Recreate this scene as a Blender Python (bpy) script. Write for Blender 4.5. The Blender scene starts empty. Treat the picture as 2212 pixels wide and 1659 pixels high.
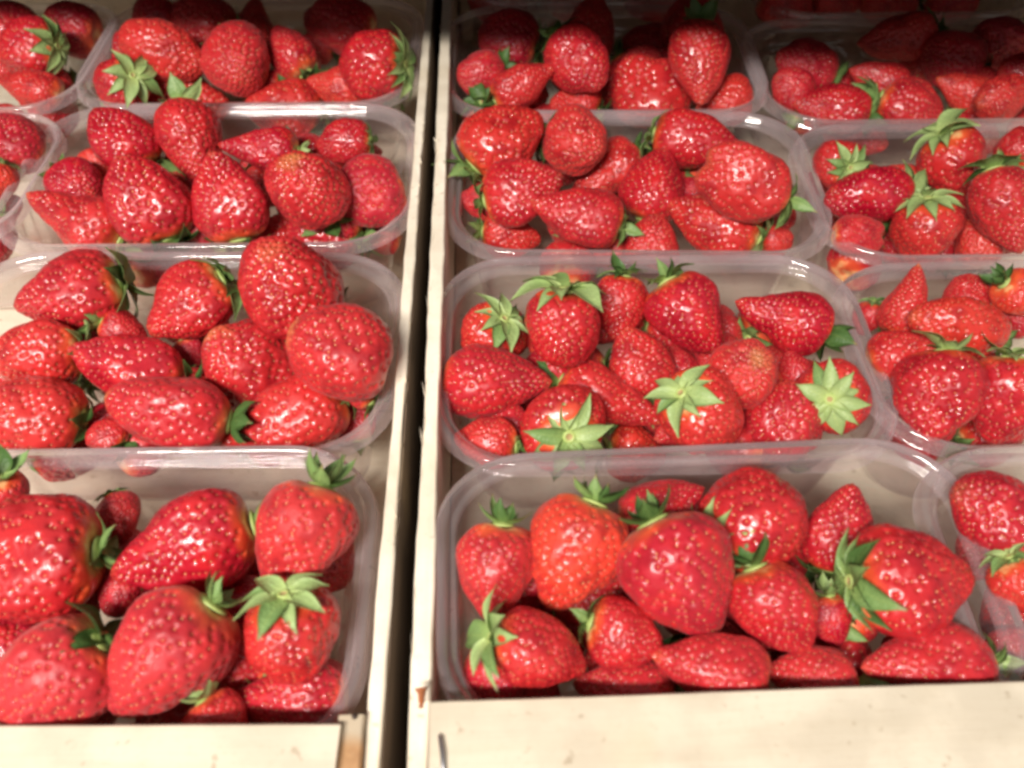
import bpy, math, random
import numpy as np
from mathutils import Matrix, Vector, noise as mnoise

S = bpy.context.scene
C = S.collection
R = math.radians

# ------------------------------------------------------------------ camera
RIM = 0.095                      # height of the punnet rims above the counter
CAMH = 0.273
F = 1790.0                       # focal length in px of a 2212 px wide frame
Yc = Vector((-66, 2154, -F)).normalized()
th = math.atan2(2154, F)
Zc = Vector((0, math.cos(th), math.sin(th)))
Zc = (Zc - Yc * Zc.dot(Yc)).normalized()
Xc = Yc.cross(Zc).normalized()
ROT = Matrix((Xc, Yc, Zc))       # camera space -> world space
cam_pos = Vector((0, 0, RIM + CAMH))

def ray(px, py):
    return ROT @ Vector((px - 1106.0, 829.5 - py, -F))

def at(px, py, z):
    d = ray(px, py)
    return cam_pos + d * ((z - cam_pos.z) / d.z)

cam_pos.x = -at(892, 949, RIM).x

cam_d = bpy.data.cameras.new('camera')
cam = bpy.data.objects.new('camera', cam_d)
C.objects.link(cam)
cam.matrix_world = Matrix.Translation(cam_pos) @ ROT.to_4x4()
cam_d.sensor_width = 36
cam_d.lens = 36 * F / 2212
cam_d.clip_start = 0.01
cam_d.clip_end = 50
cam_d.dof.use_dof = True
cam_d.dof.focus_distance = 0.38
cam_d.dof.aperture_fstop = 9.0
S.camera = cam

# ------------------------------------------------------------------ light
w = bpy.data.worlds.new('World')
S.world = w
w.use_nodes = True
bg = w.node_tree.nodes['Background']
bg.inputs[0].default_value = (1.0, 0.93, 0.88, 1)
bg.inputs[1].default_value = 0.24

LDIR = Vector((0.0, -0.65, 0.76)).normalized()
LAMPX = -0.36
LAMP = Vector((LAMPX, 0.28, RIM)) + LDIR * 1.3
def tube(name, off, energy):
    ld = bpy.data.lights.new(name, 'AREA')
    ld.shape = 'RECTANGLE'
    ld.size = 0.6
    ld.size_y = 0.07
    ld.energy = energy
    ld.color = (1.0, 0.93, 0.86)
    lo = bpy.data.objects.new(name, ld)
    C.objects.link(lo)
    tgt = Vector((LAMPX, 0.28, RIM))
    lo.location = tgt + LDIR * 1.3 + Vector((0, off, 0))
    lo.rotation_euler = LDIR.to_track_quat('Z', 'Y').to_euler()
tube('ceiling_tube', -0.035, 16.0)
tube('ceiling_tube', 0.035, 16.0)

S.view_settings.view_transform = 'Standard'
S.view_settings.look = 'None'
S.view_settings.exposure = 0.0
S.view_settings.gamma = 1.0
S.cycles.transparent_max_bounces = 32
S.cycles.max_bounces = 10
S.cycles.filter_width = 3.1
S.cycles.use_denoising = True

# ------------------------------------------------------------------ helpers
def tag(o, label=None, cat=None, group=None, kind=None):
    if label: o['label'] = label
    if cat: o['category'] = cat
    if group: o['group'] = group
    if kind: o['kind'] = kind
    return o

def mesh(name, vs, fs, mat, smooth=True):
    me = bpy.data.meshes.new(name)
    me.from_pydata([tuple(v) for v in vs], [], fs)
    me.materials.append(mat)
    if smooth:
        me.polygons.foreach_set('use_smooth', [True] * len(me.polygons))
    me.update()
    return me

def link(name, me, parent=None, loc=None, rot=None, scale=None):
    o = bpy.data.objects.new(name, me)
    C.objects.link(o)
    if parent is not None: o.parent = parent
    if loc is not None: o.location = loc
    if rot is not None: o.rotation_euler = rot
    if scale is not None: o.scale = scale
    return o

class NT:
    def __init__(s, name):
        s.m = bpy.data.materials.new(name)
        s.m.use_nodes = True
        s.t = s.m.node_tree
        s.t.nodes.clear()
        s.out = s.n('ShaderNodeOutputMaterial')
    def n(s, typ, **kw):
        nd = s.t.nodes.new(typ)
        for k, v in kw.items():
            if k.startswith('i_'):
                nd.inputs[k[2:].replace('_', ' ')].default_value = v
            else:
                setattr(nd, k, v)
        return nd
    def l(s, a, b): s.t.links.new(a, b)
    def setin(s, sock, v):
        if hasattr(v, 'links'): s.l(v, sock)
        else: sock.default_value = v
    def math(s, op, a, b=0.0, clamp=False):
        nd = s.n('ShaderNodeMath', operation=op, use_clamp=clamp)
        s.setin(nd.inputs[0], a); s.setin(nd.inputs[1], b)
        return nd.outputs[0]
    def mix(s, fac, a, b, blend='MIX'):
        nd = s.n('ShaderNodeMix', data_type='RGBA', blend_type=blend)
        s.setin(nd.inputs[0], fac); s.setin(nd.inputs[6], a); s.setin(nd.inputs[7], b)
        return nd.outputs[2]
    def noise(s, vec, scale, detail=3, rough=0.5):
        nd = s.n('ShaderNodeTexNoise')
        nd.inputs['Scale'].default_value = scale
        nd.inputs['Detail'].default_value = detail
        nd.inputs['Roughness'].default_value = rough
        if vec is not None: s.l(vec, nd.inputs['Vector'])
        return nd.outputs[0]
    def ramp(s, v, a, b, lo=0.0, hi=1.0):
        nd = s.n('ShaderNodeMapRange', interpolation_type='SMOOTHSTEP')
        s.setin(nd.inputs[0], v)
        nd.inputs[1].default_value = a; nd.inputs[2].default_value = b
        nd.inputs[3].default_value = lo; nd.inputs[4].default_value = hi
        return nd.outputs[0]
    def shifted(s, k=40.0):
        """object coordinates pushed to another place of the noise for every object"""
        tc = s.n('ShaderNodeTexCoord'); oi = s.n('ShaderNodeObjectInfo')
        v = s.n('ShaderNodeVectorMath', operation='ADD')
        s.l(tc.outputs['Object'], v.inputs[0])
        s.l(s.math('MULTIPLY', oi.outputs['Random'], k), v.inputs[1])
        return v.outputs[0], oi

# ------------------------------------------------------------------ materials
def m_berry():
    t = NT('strawberry_skin')
    v, oi = t.shifted()
    sep = t.n('ShaderNodeSeparateColor'); t.l(oi.outputs['Color'], sep.inputs[0])
    tone, tipg, matte = sep.outputs[0], sep.outputs[1], sep.outputs[2]
    at_ = t.n('ShaderNodeAttribute', attribute_name='t')
    pit = t.n('ShaderNodeAttribute', attribute_name='pit')
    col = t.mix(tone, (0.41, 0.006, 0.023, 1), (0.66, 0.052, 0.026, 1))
    n1 = t.noise(v, 3.2, 3)
    col = t.mix(t.ramp(n1, 0.50, 0.66, 0, 0.7), col, (0.56, 0.020, 0.022, 1))
    col = t.mix(t.ramp(n1, 0.34, 0.48, 0.6, 0), col, (0.27, 0.003, 0.012, 1))
    # shoulder turns orange then cream under the leaves
    n2 = t.noise(v, 5.0, 2)
    sh = t.math('SUBTRACT', at_.outputs['Fac'], t.math('MULTIPLY', n2, 0.16))
    col = t.mix(t.ramp(sh, -0.09, 0.04, 0.75, 0), col, (0.82, 0.14, 0.03, 1))
    col = t.mix(t.ramp(sh, -0.09, -0.045, 0.8, 0), col, (0.80, 0.50, 0.22, 1))
    # tip of the paler fruit stays yellow green
    tp = t.math('ADD', at_.outputs['Fac'], t.math('MULTIPLY', n2, 0.22))
    col = t.mix(t.math('MULTIPLY', t.ramp(tp, 1.02, 1.16), t.math('MULTIPLY', tipg, 0.55)), col, (0.62, 0.33, 0.10, 1))
    # the pits are a little deeper in colour
    col = t.mix(t.math('MULTIPLY', pit.outputs['Fac'], 0.35), col, (0.25, 0.004, 0.006, 1))
    b = t.n('ShaderNodeBsdfPrincipled')
    t.l(col, b.inputs['Base Color'])
    n3 = t.noise(v, 2.3, 2)
    rg = t.math('ADD', t.ramp(n3, 0.35, 0.65, 0.26, 0.42), t.math('MULTIPLY', matte, 0.22))
    t.l(rg, b.inputs['Roughness'])
    b.inputs['IOR'].default_value = 1.45
    b.inputs['Specular IOR Level'].default_value = 0.55
    b.inputs['Subsurface Weight'].default_value = 0.12
    b.inputs['Subsurface Radius'].default_value = (1.0, 0.12, 0.06)
    b.inputs['Subsurface Scale'].default_value = 0.0025
    t.l(t.math('SUBTRACT', 0.62, t.math('MULTIPLY', matte, 0.6), True), b.inputs['Coat Weight'])
    b.inputs['Coat Roughness'].default_value = 0.07
    t.l(t.math('MULTIPLY', matte, 0.3), b.inputs['Sheen Weight'])
    b.inputs['Sheen Roughness'].default_value = 0.5
    b.inputs['Sheen Tint'].default_value = (1, 0.55, 0.5, 1)
    bp = t.n('ShaderNodeBump'); bp.inputs['Strength'].default_value = 0.22
    bp.inputs['Distance'].default_value = 0.0012
    t.l(t.noise(v, 26, 3), bp.inputs['Height'])
    t.l(bp.outputs[0], b.inputs['Normal']); t.l(bp.outputs[0], b.inputs['Coat Normal'])
    t.l(b.outputs[0], t.out.inputs[0])
    return t.m

def m_seed():
    t = NT('achene')
    v, oi = t.shifted()
    n = t.noise(v, 9, 1)
    col = t.mix(t.ramp(n, 0.38, 0.62), (0.82, 0.42, 0.19, 1), (0.62, 0.16, 0.07, 1))
    b = t.n('ShaderNodeBsdfPrincipled'); t.l(col, b.inputs['Base Color'])
    b.inputs['Roughness'].default_value = 0.5
    t.l(b.outputs[0], t.out.inputs[0]); return t.m

def m_leaf(name, c1, c2, pale):
    t = NT(name)
    v, oi = t.shifted()
    at_ = t.n('ShaderNodeAttribute', attribute_name='t')
    mid = t.n('ShaderNodeAttribute', attribute_name='mid')
    n = t.noise(v, 4, 3)
    col = t.mix(n, c1, c2)
    col = t.mix(t.ramp(at_.outputs['Fac'], 0.0, 0.45, 0.75, 0.0), col, pale)
    col = t.mix(t.ramp(mid.outputs['Fac'], 0.0, 0.18, 0.35, 0.0), col, pale)
    col = t.mix(t.math('MULTIPLY', oi.outputs['Random'], 0.35), col, c2)
    v3 = t.noise(v, 3.0, 2)
    col = t.mix(t.math('MULTIPLY', t.ramp(at_.outputs['Fac'], 0.80, 1.0), t.ramp(v3, 0.45, 0.6)), col, (0.30, 0.20, 0.09, 1))
    wv = t.n('ShaderNodeTexWave'); wv.inputs['Scale'].default_value = 9; wv.inputs['Distortion'].default_value = 3
    t.l(v, wv.inputs['Vector'])
    col = t.mix(t.math('MULTIPLY', wv.outputs['Fac'], 0.18), col, pale)
    d = t.n('ShaderNodeBsdfPrincipled'); t.l(col, d.inputs['Base Color'])
    d.inputs['Roughness'].default_value = 0.42
    tr = t.n('ShaderNodeBsdfTranslucent'); t.l(col, tr.inputs[0])
    bp = t.n('ShaderNodeBump'); bp.inputs['Strength'].default_value = 0.3
    bp.inputs['Distance'].default_value = 0.002
    t.l(t.noise(v, 14, 2), bp.inputs['Height']); t.l(bp.outputs[0], d.inputs['Normal'])
    mx = t.n('ShaderNodeMixShader'); mx.inputs[0].default_value = 0.22
    t.l(d.outputs[0], mx.inputs[1]); t.l(tr.outputs[0], mx.inputs[2])
    t.l(mx.outputs[0], t.out.inputs[0]); return t.m

def m_plastic(name, milk, edge):
    t = NT(name)
    lw = t.n('ShaderNodeLayerWeight'); lw.inputs[0].default_value = 0.5
    fac = lw.outputs['Facing']
    tr = t.n('ShaderNodeBsdfTransparent'); tr.inputs[0].default_value = (0.985, 0.975, 0.975, 1)
    df = t.n('ShaderNodeBsdfDiffuse'); df.inputs[0].default_value = (0.92, 0.80, 0.83, 1)
    tl = t.n('ShaderNodeBsdfTranslucent'); tl.inputs[0].default_value = (0.92, 0.80, 0.83, 1)
    m0 = t.n('ShaderNodeMixShader'); m0.inputs[0].default_value = 0.45
    t.l(df.outputs[0], m0.inputs[1]); t.l(tl.outputs[0], m0.inputs[2])
    tc = t.n('ShaderNodeTexCoord')
    n = t.noise(tc.outputs['Object'], 28, 2)
    mf = t.math('ADD', t.math('MULTIPLY', t.math('POWER', fac, 2.5), edge), milk)
    mf = t.math('MULTIPLY', mf, t.ramp(n, 0.3, 0.7, 0.75, 1.25), True)
    m1 = t.n('ShaderNodeMixShader'); t.l(mf, m1.inputs[0])
    t.l(tr.outputs[0], m1.inputs[1]); t.l(m0.outputs[0], m1.inputs[2])
    gl = t.n('ShaderNodeBsdfGlossy'); gl.inputs['Roughness'].default_value = 0.05
    gl.inputs[0].default_value = (1, 1, 1, 1)
    bp = t.n('ShaderNodeBump'); bp.inputs['Strength'].default_value = 0.15
    bp.inputs['Distance'].default_value = 0.001
    t.l(t.noise(tc.outputs['Object'], 90, 2), bp.inputs['Height']); t.l(bp.outputs[0], gl.inputs['Normal'])
    sch = t.math('ADD', t.math('MULTIPLY', t.math('POWER', fac, 5.0), 0.9), 0.075, True)
    m2 = t.n('ShaderNodeMixShader'); t.l(sch, m2.inputs[0])
    t.l(m1.outputs[0], m2.inputs[1]); t.l(gl.outputs[0], m2.inputs[2])
    t.l(m2.outputs[0], t.out.inputs[0]); return t.m

def m_wood(name, base, dark, along=0, gscale=1.0, speck=0.5):
    t = NT(name)
    tc = t.n('ShaderNodeTexCoord')
    oi = t.n('ShaderNodeObjectInfo')
    mp = t.n('ShaderNodeMapping')
    sc = [160, 160, 160]; sc[along] = 9
    mp.inputs['Scale'].default_value = [q * gscale for q in sc]
    t.l(tc.outputs['Object'], mp.inputs[0])
    g = t.noise(mp.outputs[0], 1.0, 5, 0.62)
    mp2 = t.n('ShaderNodeMapping'); sc = [42, 42, 42]; sc[along] = 4
    mp2.inputs['Scale'].default_value = sc
    t.l(tc.outputs['Object'], mp2.inputs[0])
    g2 = t.noise(mp2.outputs[0], 1.0, 3)
    col = t.mix(t.ramp(g, 0.35, 0.75, 0, 0.5), base, dark)
    col = t.mix(t.ramp(g2, 0.45, 0.75, 0, 0.45), col, dark)
    sp = t.noise(tc.outputs['Object'], 190, 2)
    col = t.mix(t.ramp(sp, 0.66, 0.76, 0, speck), col, (0.30, 0.22, 0.13, 1))
    st = t.noise(tc.outputs['Object'], 17, 3)
    col = t.mix(t.ramp(st, 0.60, 0.74, 0, 0.30), col, (0.50, 0.38, 0.22, 1))
    fine = t.noise(tc.outputs['Object'], 420, 3, 0.7)
    col = t.mix(t.ramp(fine, 0.5, 0.75, 0, 0.35), col, dark)
    gy = t.noise(tc.outputs['Object'], 30, 4)
    col = t.mix(t.ramp(gy, 0.42, 0.62, 0, 0.28), col, tuple(q * 0.62 for q in dark[:3]) + (1,))
    if name == 'stained_post':
        sx = t.n('ShaderNodeSeparateXYZ'); t.l(tc.outputs['Object'], sx.inputs[0])
        col = t.mix(t.ramp(t.math('ADD', sx.outputs[1], t.math('MULTIPLY', g2, 0.008)), 0.012, 0.018), col, (0.46, 0.38, 0.27, 1))
    b = t.n('ShaderNodeBsdfPrincipled'); t.l(col, b.inputs['Base Color'])
    b.inputs['Roughness'].default_value = 0.75
    bp = t.n('ShaderNodeBump'); bp.inputs['Strength'].default_value = 0.45
    bp.inputs['Distance'].default_value = 0.0006
    t.l(g, bp.inputs['Height']); t.l(bp.outputs[0], b.inputs['Normal'])
    t.l(b.outputs[0], t.out.inputs[0]); return t.m

def m_plain(name, col, rough=0.6, metal=0.0, n_scale=30, amt=0.15):
    t = NT(name)
    tc = t.n('ShaderNodeTexCoord')
    n = t.noise(tc.outputs['Object'], n_scale, 4)
    c = t.mix(t.ramp(n, 0.3, 0.7, 0, amt), col, tuple(q * 0.4 for q in col[:3]) + (1,))
    b = t.n('ShaderNodeBsdfPrincipled'); t.l(c, b.inputs['Base Color'])
    b.inputs['Roughness'].default_value = rough; b.inputs['Metallic'].default_value = metal
    t.l(b.outputs[0], t.out.inputs[0]); return t.m

M_berry = m_berry(); M_seed = m_seed()
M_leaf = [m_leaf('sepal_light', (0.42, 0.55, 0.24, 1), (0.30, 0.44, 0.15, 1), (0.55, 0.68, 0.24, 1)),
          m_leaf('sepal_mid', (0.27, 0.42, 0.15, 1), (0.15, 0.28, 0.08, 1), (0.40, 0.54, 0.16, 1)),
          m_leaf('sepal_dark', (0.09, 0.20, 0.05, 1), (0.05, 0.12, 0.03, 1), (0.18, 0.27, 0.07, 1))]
M_core = m_plain('calyx_core', (0.42, 0.52, 0.16, 1), 0.5)
M_pith = m_plain('stem_cut', (0.40, 0.28, 0.12, 1), 0.7)
M_wall = m_plastic('clear_plastic_wall', 0.035, 0.36)
M_rim = m_plastic('clear_plastic_rim', 0.20, 0.55)
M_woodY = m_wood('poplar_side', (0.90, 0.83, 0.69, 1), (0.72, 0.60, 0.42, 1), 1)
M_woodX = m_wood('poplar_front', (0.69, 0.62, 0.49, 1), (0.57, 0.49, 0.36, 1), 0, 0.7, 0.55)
M_woodB = m_wood('poplar_base', (0.85, 0.78, 0.62, 1), (0.70, 0.60, 0.42, 1), 0)
M_brown = m_wood('stained_post', (0.48, 0.28, 0.13, 1), (0.26, 0.12, 0.05, 1), 2)
M_gap_shade = m_wood('gap_shade_brown', (0.17, 0.115, 0.075, 1), (0.09, 0.06, 0.04, 1), 1)  # dark brown that puts the gap's shade into the colour
M_rust = m_plain('rusty_splinter', (0.42, 0.13, 0.04, 1), 0.8, 0, 300, 0.7)
M_steel = m_plain('staple_wire', (0.50, 0.50, 0.52, 1), 0.35, 1.0)
M_table = m_plain('counter', (0.035, 0.026, 0.02, 1), 0.7)
M_shelf = m_plain('shelf_board', (0.06, 0.05, 0.045, 1), 0.8)
M_grey = m_plain('grey_board', (0.55, 0.55, 0.50, 1), 0.6)

# ------------------------------------------------------------------ berry meshes
PROF = {
 'c': [(0, .00), (.02, .22), (.07, .36), (.16, .455), (.28, .50), (.42, .485), (.58, .415), (.74, .305), (.87, .185), (.95, .10), (1, 0)],
 'r': [(0, .00), (.02, .20), (.07, .34), (.16, .44), (.30, .495), (.45, .50), (.62, .455), (.78, .36), (.90, .235), (.97, .12), (1, 0)],
 'p': [(0, .00), (.02, .22), (.08, .40), (.17, .485), (.27, .50), (.40, .45), (.55, .355), (.70, .26), (.84, .165), (.94, .085), (1, 0)],
 'w': [(0, .00), (.02, .24), (.07, .37), (.15, .46), (.27, .50), (.45, .495), (.65, .45), (.82, .37), (.93, .25), (.98, .13), (1, 0)],
}
def prof(k):
    """smooth profile: dense polyline (z, r) resampled by arc length"""
    P = PROF[k]
    tt = np.array([p[0] for p in P]); rr = np.array([p[1] for p in P])
    # parameterise by angle like coordinate so both poles are round
    u = np.linspace(0, 1, len(P))
    uu = np.linspace(0, 1, 400)
    def cr(y):
        y = np.array(y); out = np.empty_like(uu)
        yp = np.concatenate([[2 * y[0] - y[1]], y, [2 * y[-1] - y[-2]]])
        x = uu * (len(y) - 1); i = np.clip(x.astype(int), 0, len(y) - 2); f = x - i
        p0, p1, p2, p3 = yp[i], yp[i + 1], yp[i + 2], yp[i + 3]
        return 0.5 * (2 * p1 + (p2 - p0) * f + (2 * p0 - 5 * p1 + 4 * p2 - p3) * f * f + (3 * p1 - p0 - 3 * p2 + p3) * f ** 3)
    t_, r_ = cr(tt), np.maximum(cr(rr), 0)
    r_[0] = r_[-1] = 0
    return t_, r_

def build_berry(idx, kind, aspect, rng):
    t_, r_ = prof(kind)
    z_ = (0.5 - t_) * aspect
    s = np.concatenate([[0], np.cumsum(np.hypot(np.diff(z_), np.diff(r_)))])
    flat = rng.uniform(0.84, 1.0)
    seedv = rng.uniform(0, 100)
    lobes = rng.choice([2, 3, 3, 4]); ph = rng.uniform(0, 6.28)
    lob = rng.uniform(0.01, 0.045)
    bend = rng.uniform(-0.10, 0.10), rng.uniform(-0.06, 0.06)
    tipf = 0.80 if kind == 'w' else 1.0
    cleft = 0.10 if kind == 'w' else 0.0
    def surf(sv, a):
        tv = np.interp(sv, s, t_); zv = np.interp(sv, s, z_); rv = np.interp(sv, s, r_)
        m = 1 + lob * np.cos(lobes * a + ph) * np.sin(np.pi * np.clip(tv, 0, 1))
        x = rv * m * np.cos(a); y = rv * m * np.sin(a) * flat
        if kind == 'w':
            x = x * (1 + 0.25 * tv); y = y * (1 - 0.22 * tv)
            zv = zv + cleft * np.exp(-(x / 0.16) ** 2) * np.clip((tv - 0.75) / 0.25, 0, 1) ** 1.5
        x = x + bend[0] * tv ** 2; y = y + bend[1] * tv ** 2
        # shallow hollow where the stem sits
        zv = zv - 0.05 * np.exp(-(rv / 0.12) ** 2) * (tv < 0.3)
        return x, y, zv, tv
    def lump(P):
        n = np.array([mnoise.noise(Vector((p[0] * 2.3 + seedv, p[1] * 2.3, p[2] * 2.3))) +
                      0.4 * mnoise.noise(Vector((p[0] * 5 + seedv, p[1] * 5, p[2] * 5 + 9))) for p in P])
        L = np.linalg.norm(P, axis=1, keepdims=True) + 1e-6
        return P + P / L * (n[:, None] * 0.056)
    nu, nv = 190, 136
    sv = np.linspace(0, s[-1], nv + 2)[1:-1]
    A = np.linspace(0, 2 * np.pi, nu, endpoint=False)
    SS, AA = np.meshgrid(sv, A, indexing='ij')
    x, y, z, tv = surf(SS.ravel(), AA.ravel())
    P = np.stack([x, y, z], 1)
    px, py, pz, pt = surf(np.array([0, s[-1]]), np.array([0.0, 0.0]))
    P = np.vstack([P, np.stack([px, py, pz], 1)]); tv = np.concatenate([tv, pt])
    # seeds on a spiral, equal area, denser to the tip
    ns = rng.randint(270, 350)
    dens = r_ * (1 + 0.9 * t_ ** 2) * (t_ > 0.06)
    cum = np.concatenate([[0], np.cumsum((dens[1:] + dens[:-1]) / 2 * np.diff(s))]); cum /= cum[-1]
    q = (np.arange(ns) + 0.5) / ns
    ss = np.interp(q, cum, s)
    sa = np.arange(ns) * 2.39996 + rng.uniform(0, 6)
    jr = np.random.RandomState(idx + 5)
    ss = ss + jr.normal(0, 0.009, ns); sa = sa + jr.normal(0, 0.09, ns)
    x, y, z, st = surf(ss, sa); Q = np.stack([x, y, z], 1)
    P = lump(P); Q = lump(Q)
    # normals by radial estimate from the smooth mesh
    fs = []
    for i in range(nv - 1):
        b = i * nu
        for j in range(nu):
            k = (j + 1) % nu
            fs.append((b + j, b + nu + j, b + nu + k, b + k))
    top, bot = nv * nu, nv * nu + 1
    for j in range(nu):
        k = (j + 1) % nu
        fs.append((top, j, k)); fs.append((bot, (nv - 1) * nu + k, (nv - 1) * nu + j))
    G = P[:nu * nv].reshape(nv, nu, 3)
    du = np.roll(G, -1, 1) - np.roll(G, 1, 1)
    dv = np.gradient(G, axis=0)
    N = np.cross(dv, du).reshape(-1, 3); N /= np.linalg.norm(N, axis=1, keepdims=True) + 1e-9
    ctr = P[:nu * nv].mean(0)
    if np.sum(N * (P[:nu * nv] - ctr)) < 0: N = -N
    N = np.vstack([N, [[0, 0, 1]], [[0, 0, -1]]])
    D2 = np.maximum(0, (P ** 2).sum(1)[:, None] + (Q ** 2).sum(1)[None] - 2 * P @ Q.T)
    ni = D2.argmin(0)                      # nearest vertex of each seed, for its normal
    QN = N[ni]
    sig = 0.022
    d2 = D2.min(1)
    pit = np.exp(-d2 / (sig ** 2))
    swell = np.clip(np.sqrt(d2) / 0.050, 0, 1)
    P2 = P + N * (-0.021 * pit + 0.011 * swell)[:, None]
    me = mesh('strawberry_%d' % idx, P2, fs, M_berry)
    a1 = me.attributes.new('t', 'FLOAT', 'POINT'); a1.data.foreach_set('value', tv.astype('f4'))
    a2 = me.attributes.new('pit', 'FLOAT', 'POINT'); a2.data.foreach_set('value', pit.astype('f4'))
    # seeds: little drop shapes, one mesh
    vs, f2 = [], []
    for i in range(ns):
        n = Vector(QN[i]); ax = Vector((0, 0, 1)); ax = (ax - n * ax.dot(n))
        if ax.length < 1e-3: ax = Vector((1, 0, 0))
        ax.normalize(); sd = n.cross(ax)
        c = Vector(Q[i]) + n * (-0.0125)
        b = len(vs); L, Wd, H = 0.0155 * jr.uniform(.8, 1.15), 0.0088 * jr.uniform(.8, 1.15), 0.0085
        vs += [c + ax * L, c - ax * L * 0.85]
        for kk in range(6):
            ang = kk * math.pi / 3
            vs.append(c + sd * Wd * math.cos(ang) + n * H * math.sin(ang) - ax * 0.004)
        for kk in range(6):
            k2 = (kk + 1) % 6
            f2.append((b, b + 2 + kk, b + 2 + k2)); f2.append((b + 1, b + 2 + k2, b + 2 + kk))
    sm = mesh('seeds_%d' % idx, vs, f2, M_seed)
    topz = float(P2[top][2])
    return me, sm, topz

VARI = []
rngv = random.Random(11)
_specs = [('c', 1.0), ('r', 1.0), ('c', 1.12), ('r', 1.12), ('w', 0.95), ('c', 1.22), ('p', 1.2), ('r', 1.25),
          ('w', 1.1), ('c', 1.35), ('p', 1.35), ('r', 0.92), ('p', 1.55), ('c', 1.5), ('r', 1.45), ('w', 1.3)]
for i, (k, a) in enumerate(_specs):
    me, sm, tz = build_berry(i, k, a, rngv)
    VARI.append((k, a, me, sm, tz))

# ------------------------------------------------------------------ sepals and calyx cores
def build_sepal(i, style, rng, mat):
    """unit length leaf along +X, root at origin, thin shell"""
    nl, nw = 9, 5
    vs, fs, T, Mi = [], [], [], []
    wid = rng.uniform(0.18, 0.23) if style == 's' else rng.uniform(0.22, 0.29)
    tw = rng.uniform(-0.35, 0.35); side = rng.uniform(-0.12, 0.12)
    for sgn in (1, -1):
        for a in range(nl + 1):
            u = a / nl
            wv = wid * (math.sin(math.pi * min(1, u * 0.80 + 0.20)) ** 0.85) * (1 - u ** 5) + 0.012
            if style == 's': zc = 0.07 * math.sin(u * math.pi) - 0.20 * u * u
            elif style == 'r': zc = 0.10 * u + 0.55 * u * u
            else: zc = 0.10 * math.sin(u * math.pi) + 0.02 * u - 0.10 * u ** 3
            xc = u if style != 'r' else u * (1 - 0.22 * u)
            for b in range(nw):
                q = (b / (nw - 1) - 0.5) * 2
                cup = 0.07 * q * q * (1 if style != 'r' else 1.6)
                rip = 0.014 * math.sin(u * 9 + i + q * 2)
                vs.append((xc, q * wv + side * u * u, zc + cup * wv * 4 + q * wv * tw * u + rip + sgn * 0.0045))
                T.append(u); Mi.append(abs(q))
    n1 = (nl + 1) * nw
    for a in range(nl):
        for b in range(nw - 1):
            p = a * nw + b
            fs.append((p, p + nw, p + nw + 1, p + 1))
            p += n1
            fs.append((p, p + 1, p + nw + 1, p + nw))
    for a in range(nl):
        for b in (0, nw - 1):
            p = a * nw + b
            fs.append((p, p + n1, p + n1 + nw, p + nw) if b else (p, p + nw, p + n1 + nw, p + n1))
    p = nl * nw
    for b in range(nw - 1):
        fs.append((p + b, p + b + n1, p + b + 1 + n1, p + b + 1))
    me = mesh('sepal_%s_%d' % (style, i), vs, fs, mat)
    a1 = me.attributes.new('t', 'FLOAT', 'POINT'); a1.data.foreach_set('value', np.array(T, 'f4'))
    a2 = me.attributes.new('mid', 'FLOAT', 'POINT'); a2.data.foreach_set('value', np.array(Mi, 'f4'))
    return me

rngs = random.Random(5)
SEPALS = {(st, m): [build_sepal(i, st, rngs, M_leaf[m]) for i in range(4)] for st in 'srn' for m in range(3)}

def build_core():
    P = [(0.0, -0.03), (0.10, -0.02), (0.165, -0.005), (0.12, 0.018), (0.072, 0.024), (0.062, 0.050), (0.050, 0.056), (0.036, 0.040), (0.0, 0.034)]
    vs, fs = [], []
    n = 14
    for r, z in P:
        for k in range(n):
            a = 2 * math.pi * k / n
            vs.append((r * math.cos(a), r * math.sin(a), z))
    for i in range(len(P) - 1):
        for k in range(n):
            j = (k + 1) % n
            fs.append((i * n + k, i * n + j, (i + 1) * n + j, (i + 1) * n + k))
    me = mesh('calyx', vs, fs, M_core)
    me.materials.append(M_pith)
    for p in me.polygons:
        if p.index >= (len(P) - 2) * n: p.material_index = 1
    return me
ME_core = build_core()
# ------------------------------------------------------------------ punnet
def rrect(hw, hd, r, rib=0.0, ns=64, nd=40, nc=10):
    pts = []
    def line(p, q, n, nrm, ribs):
        for i in range(n):
            f = i / n
            o = 0.0
            if rib:
                c = math.cos(2 * math.pi * ribs * f)
                o = rib * (0.5 - 0.5 * c) ** 0.6
            pts.append((p[0] + (q[0] - p[0]) * f + nrm[0] * o, p[1] + (q[1] - p[1]) * f + nrm[1] * o))
    def arc(cx, cy, a0, n):
        for i in range(n):
            a = a0 + (math.pi / 2) * i / n
            pts.append((cx + r * math.cos(a), cy + r * math.sin(a)))
    line((-hw + r, -hd), (hw - r, -hd), ns, (0, 1), 8)
    arc(hw - r, -hd + r, -math.pi / 2, nc)
    line((hw, -hd + r), (hw, hd - r), nd, (-1, 0), 4)
    arc(hw - r, hd - r, 0, nc)
    line((hw - r, hd), (-hw + r, hd), ns, (0, -1), 8)
    arc(-hw + r, hd - r, math.pi / 2, nc)
    line((-hw, hd - r), (-hw, -hd + r), nd, (1, 0), 4)
    arc(-hw + r, -hd + r, math.pi, nc)
    return pts

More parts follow.
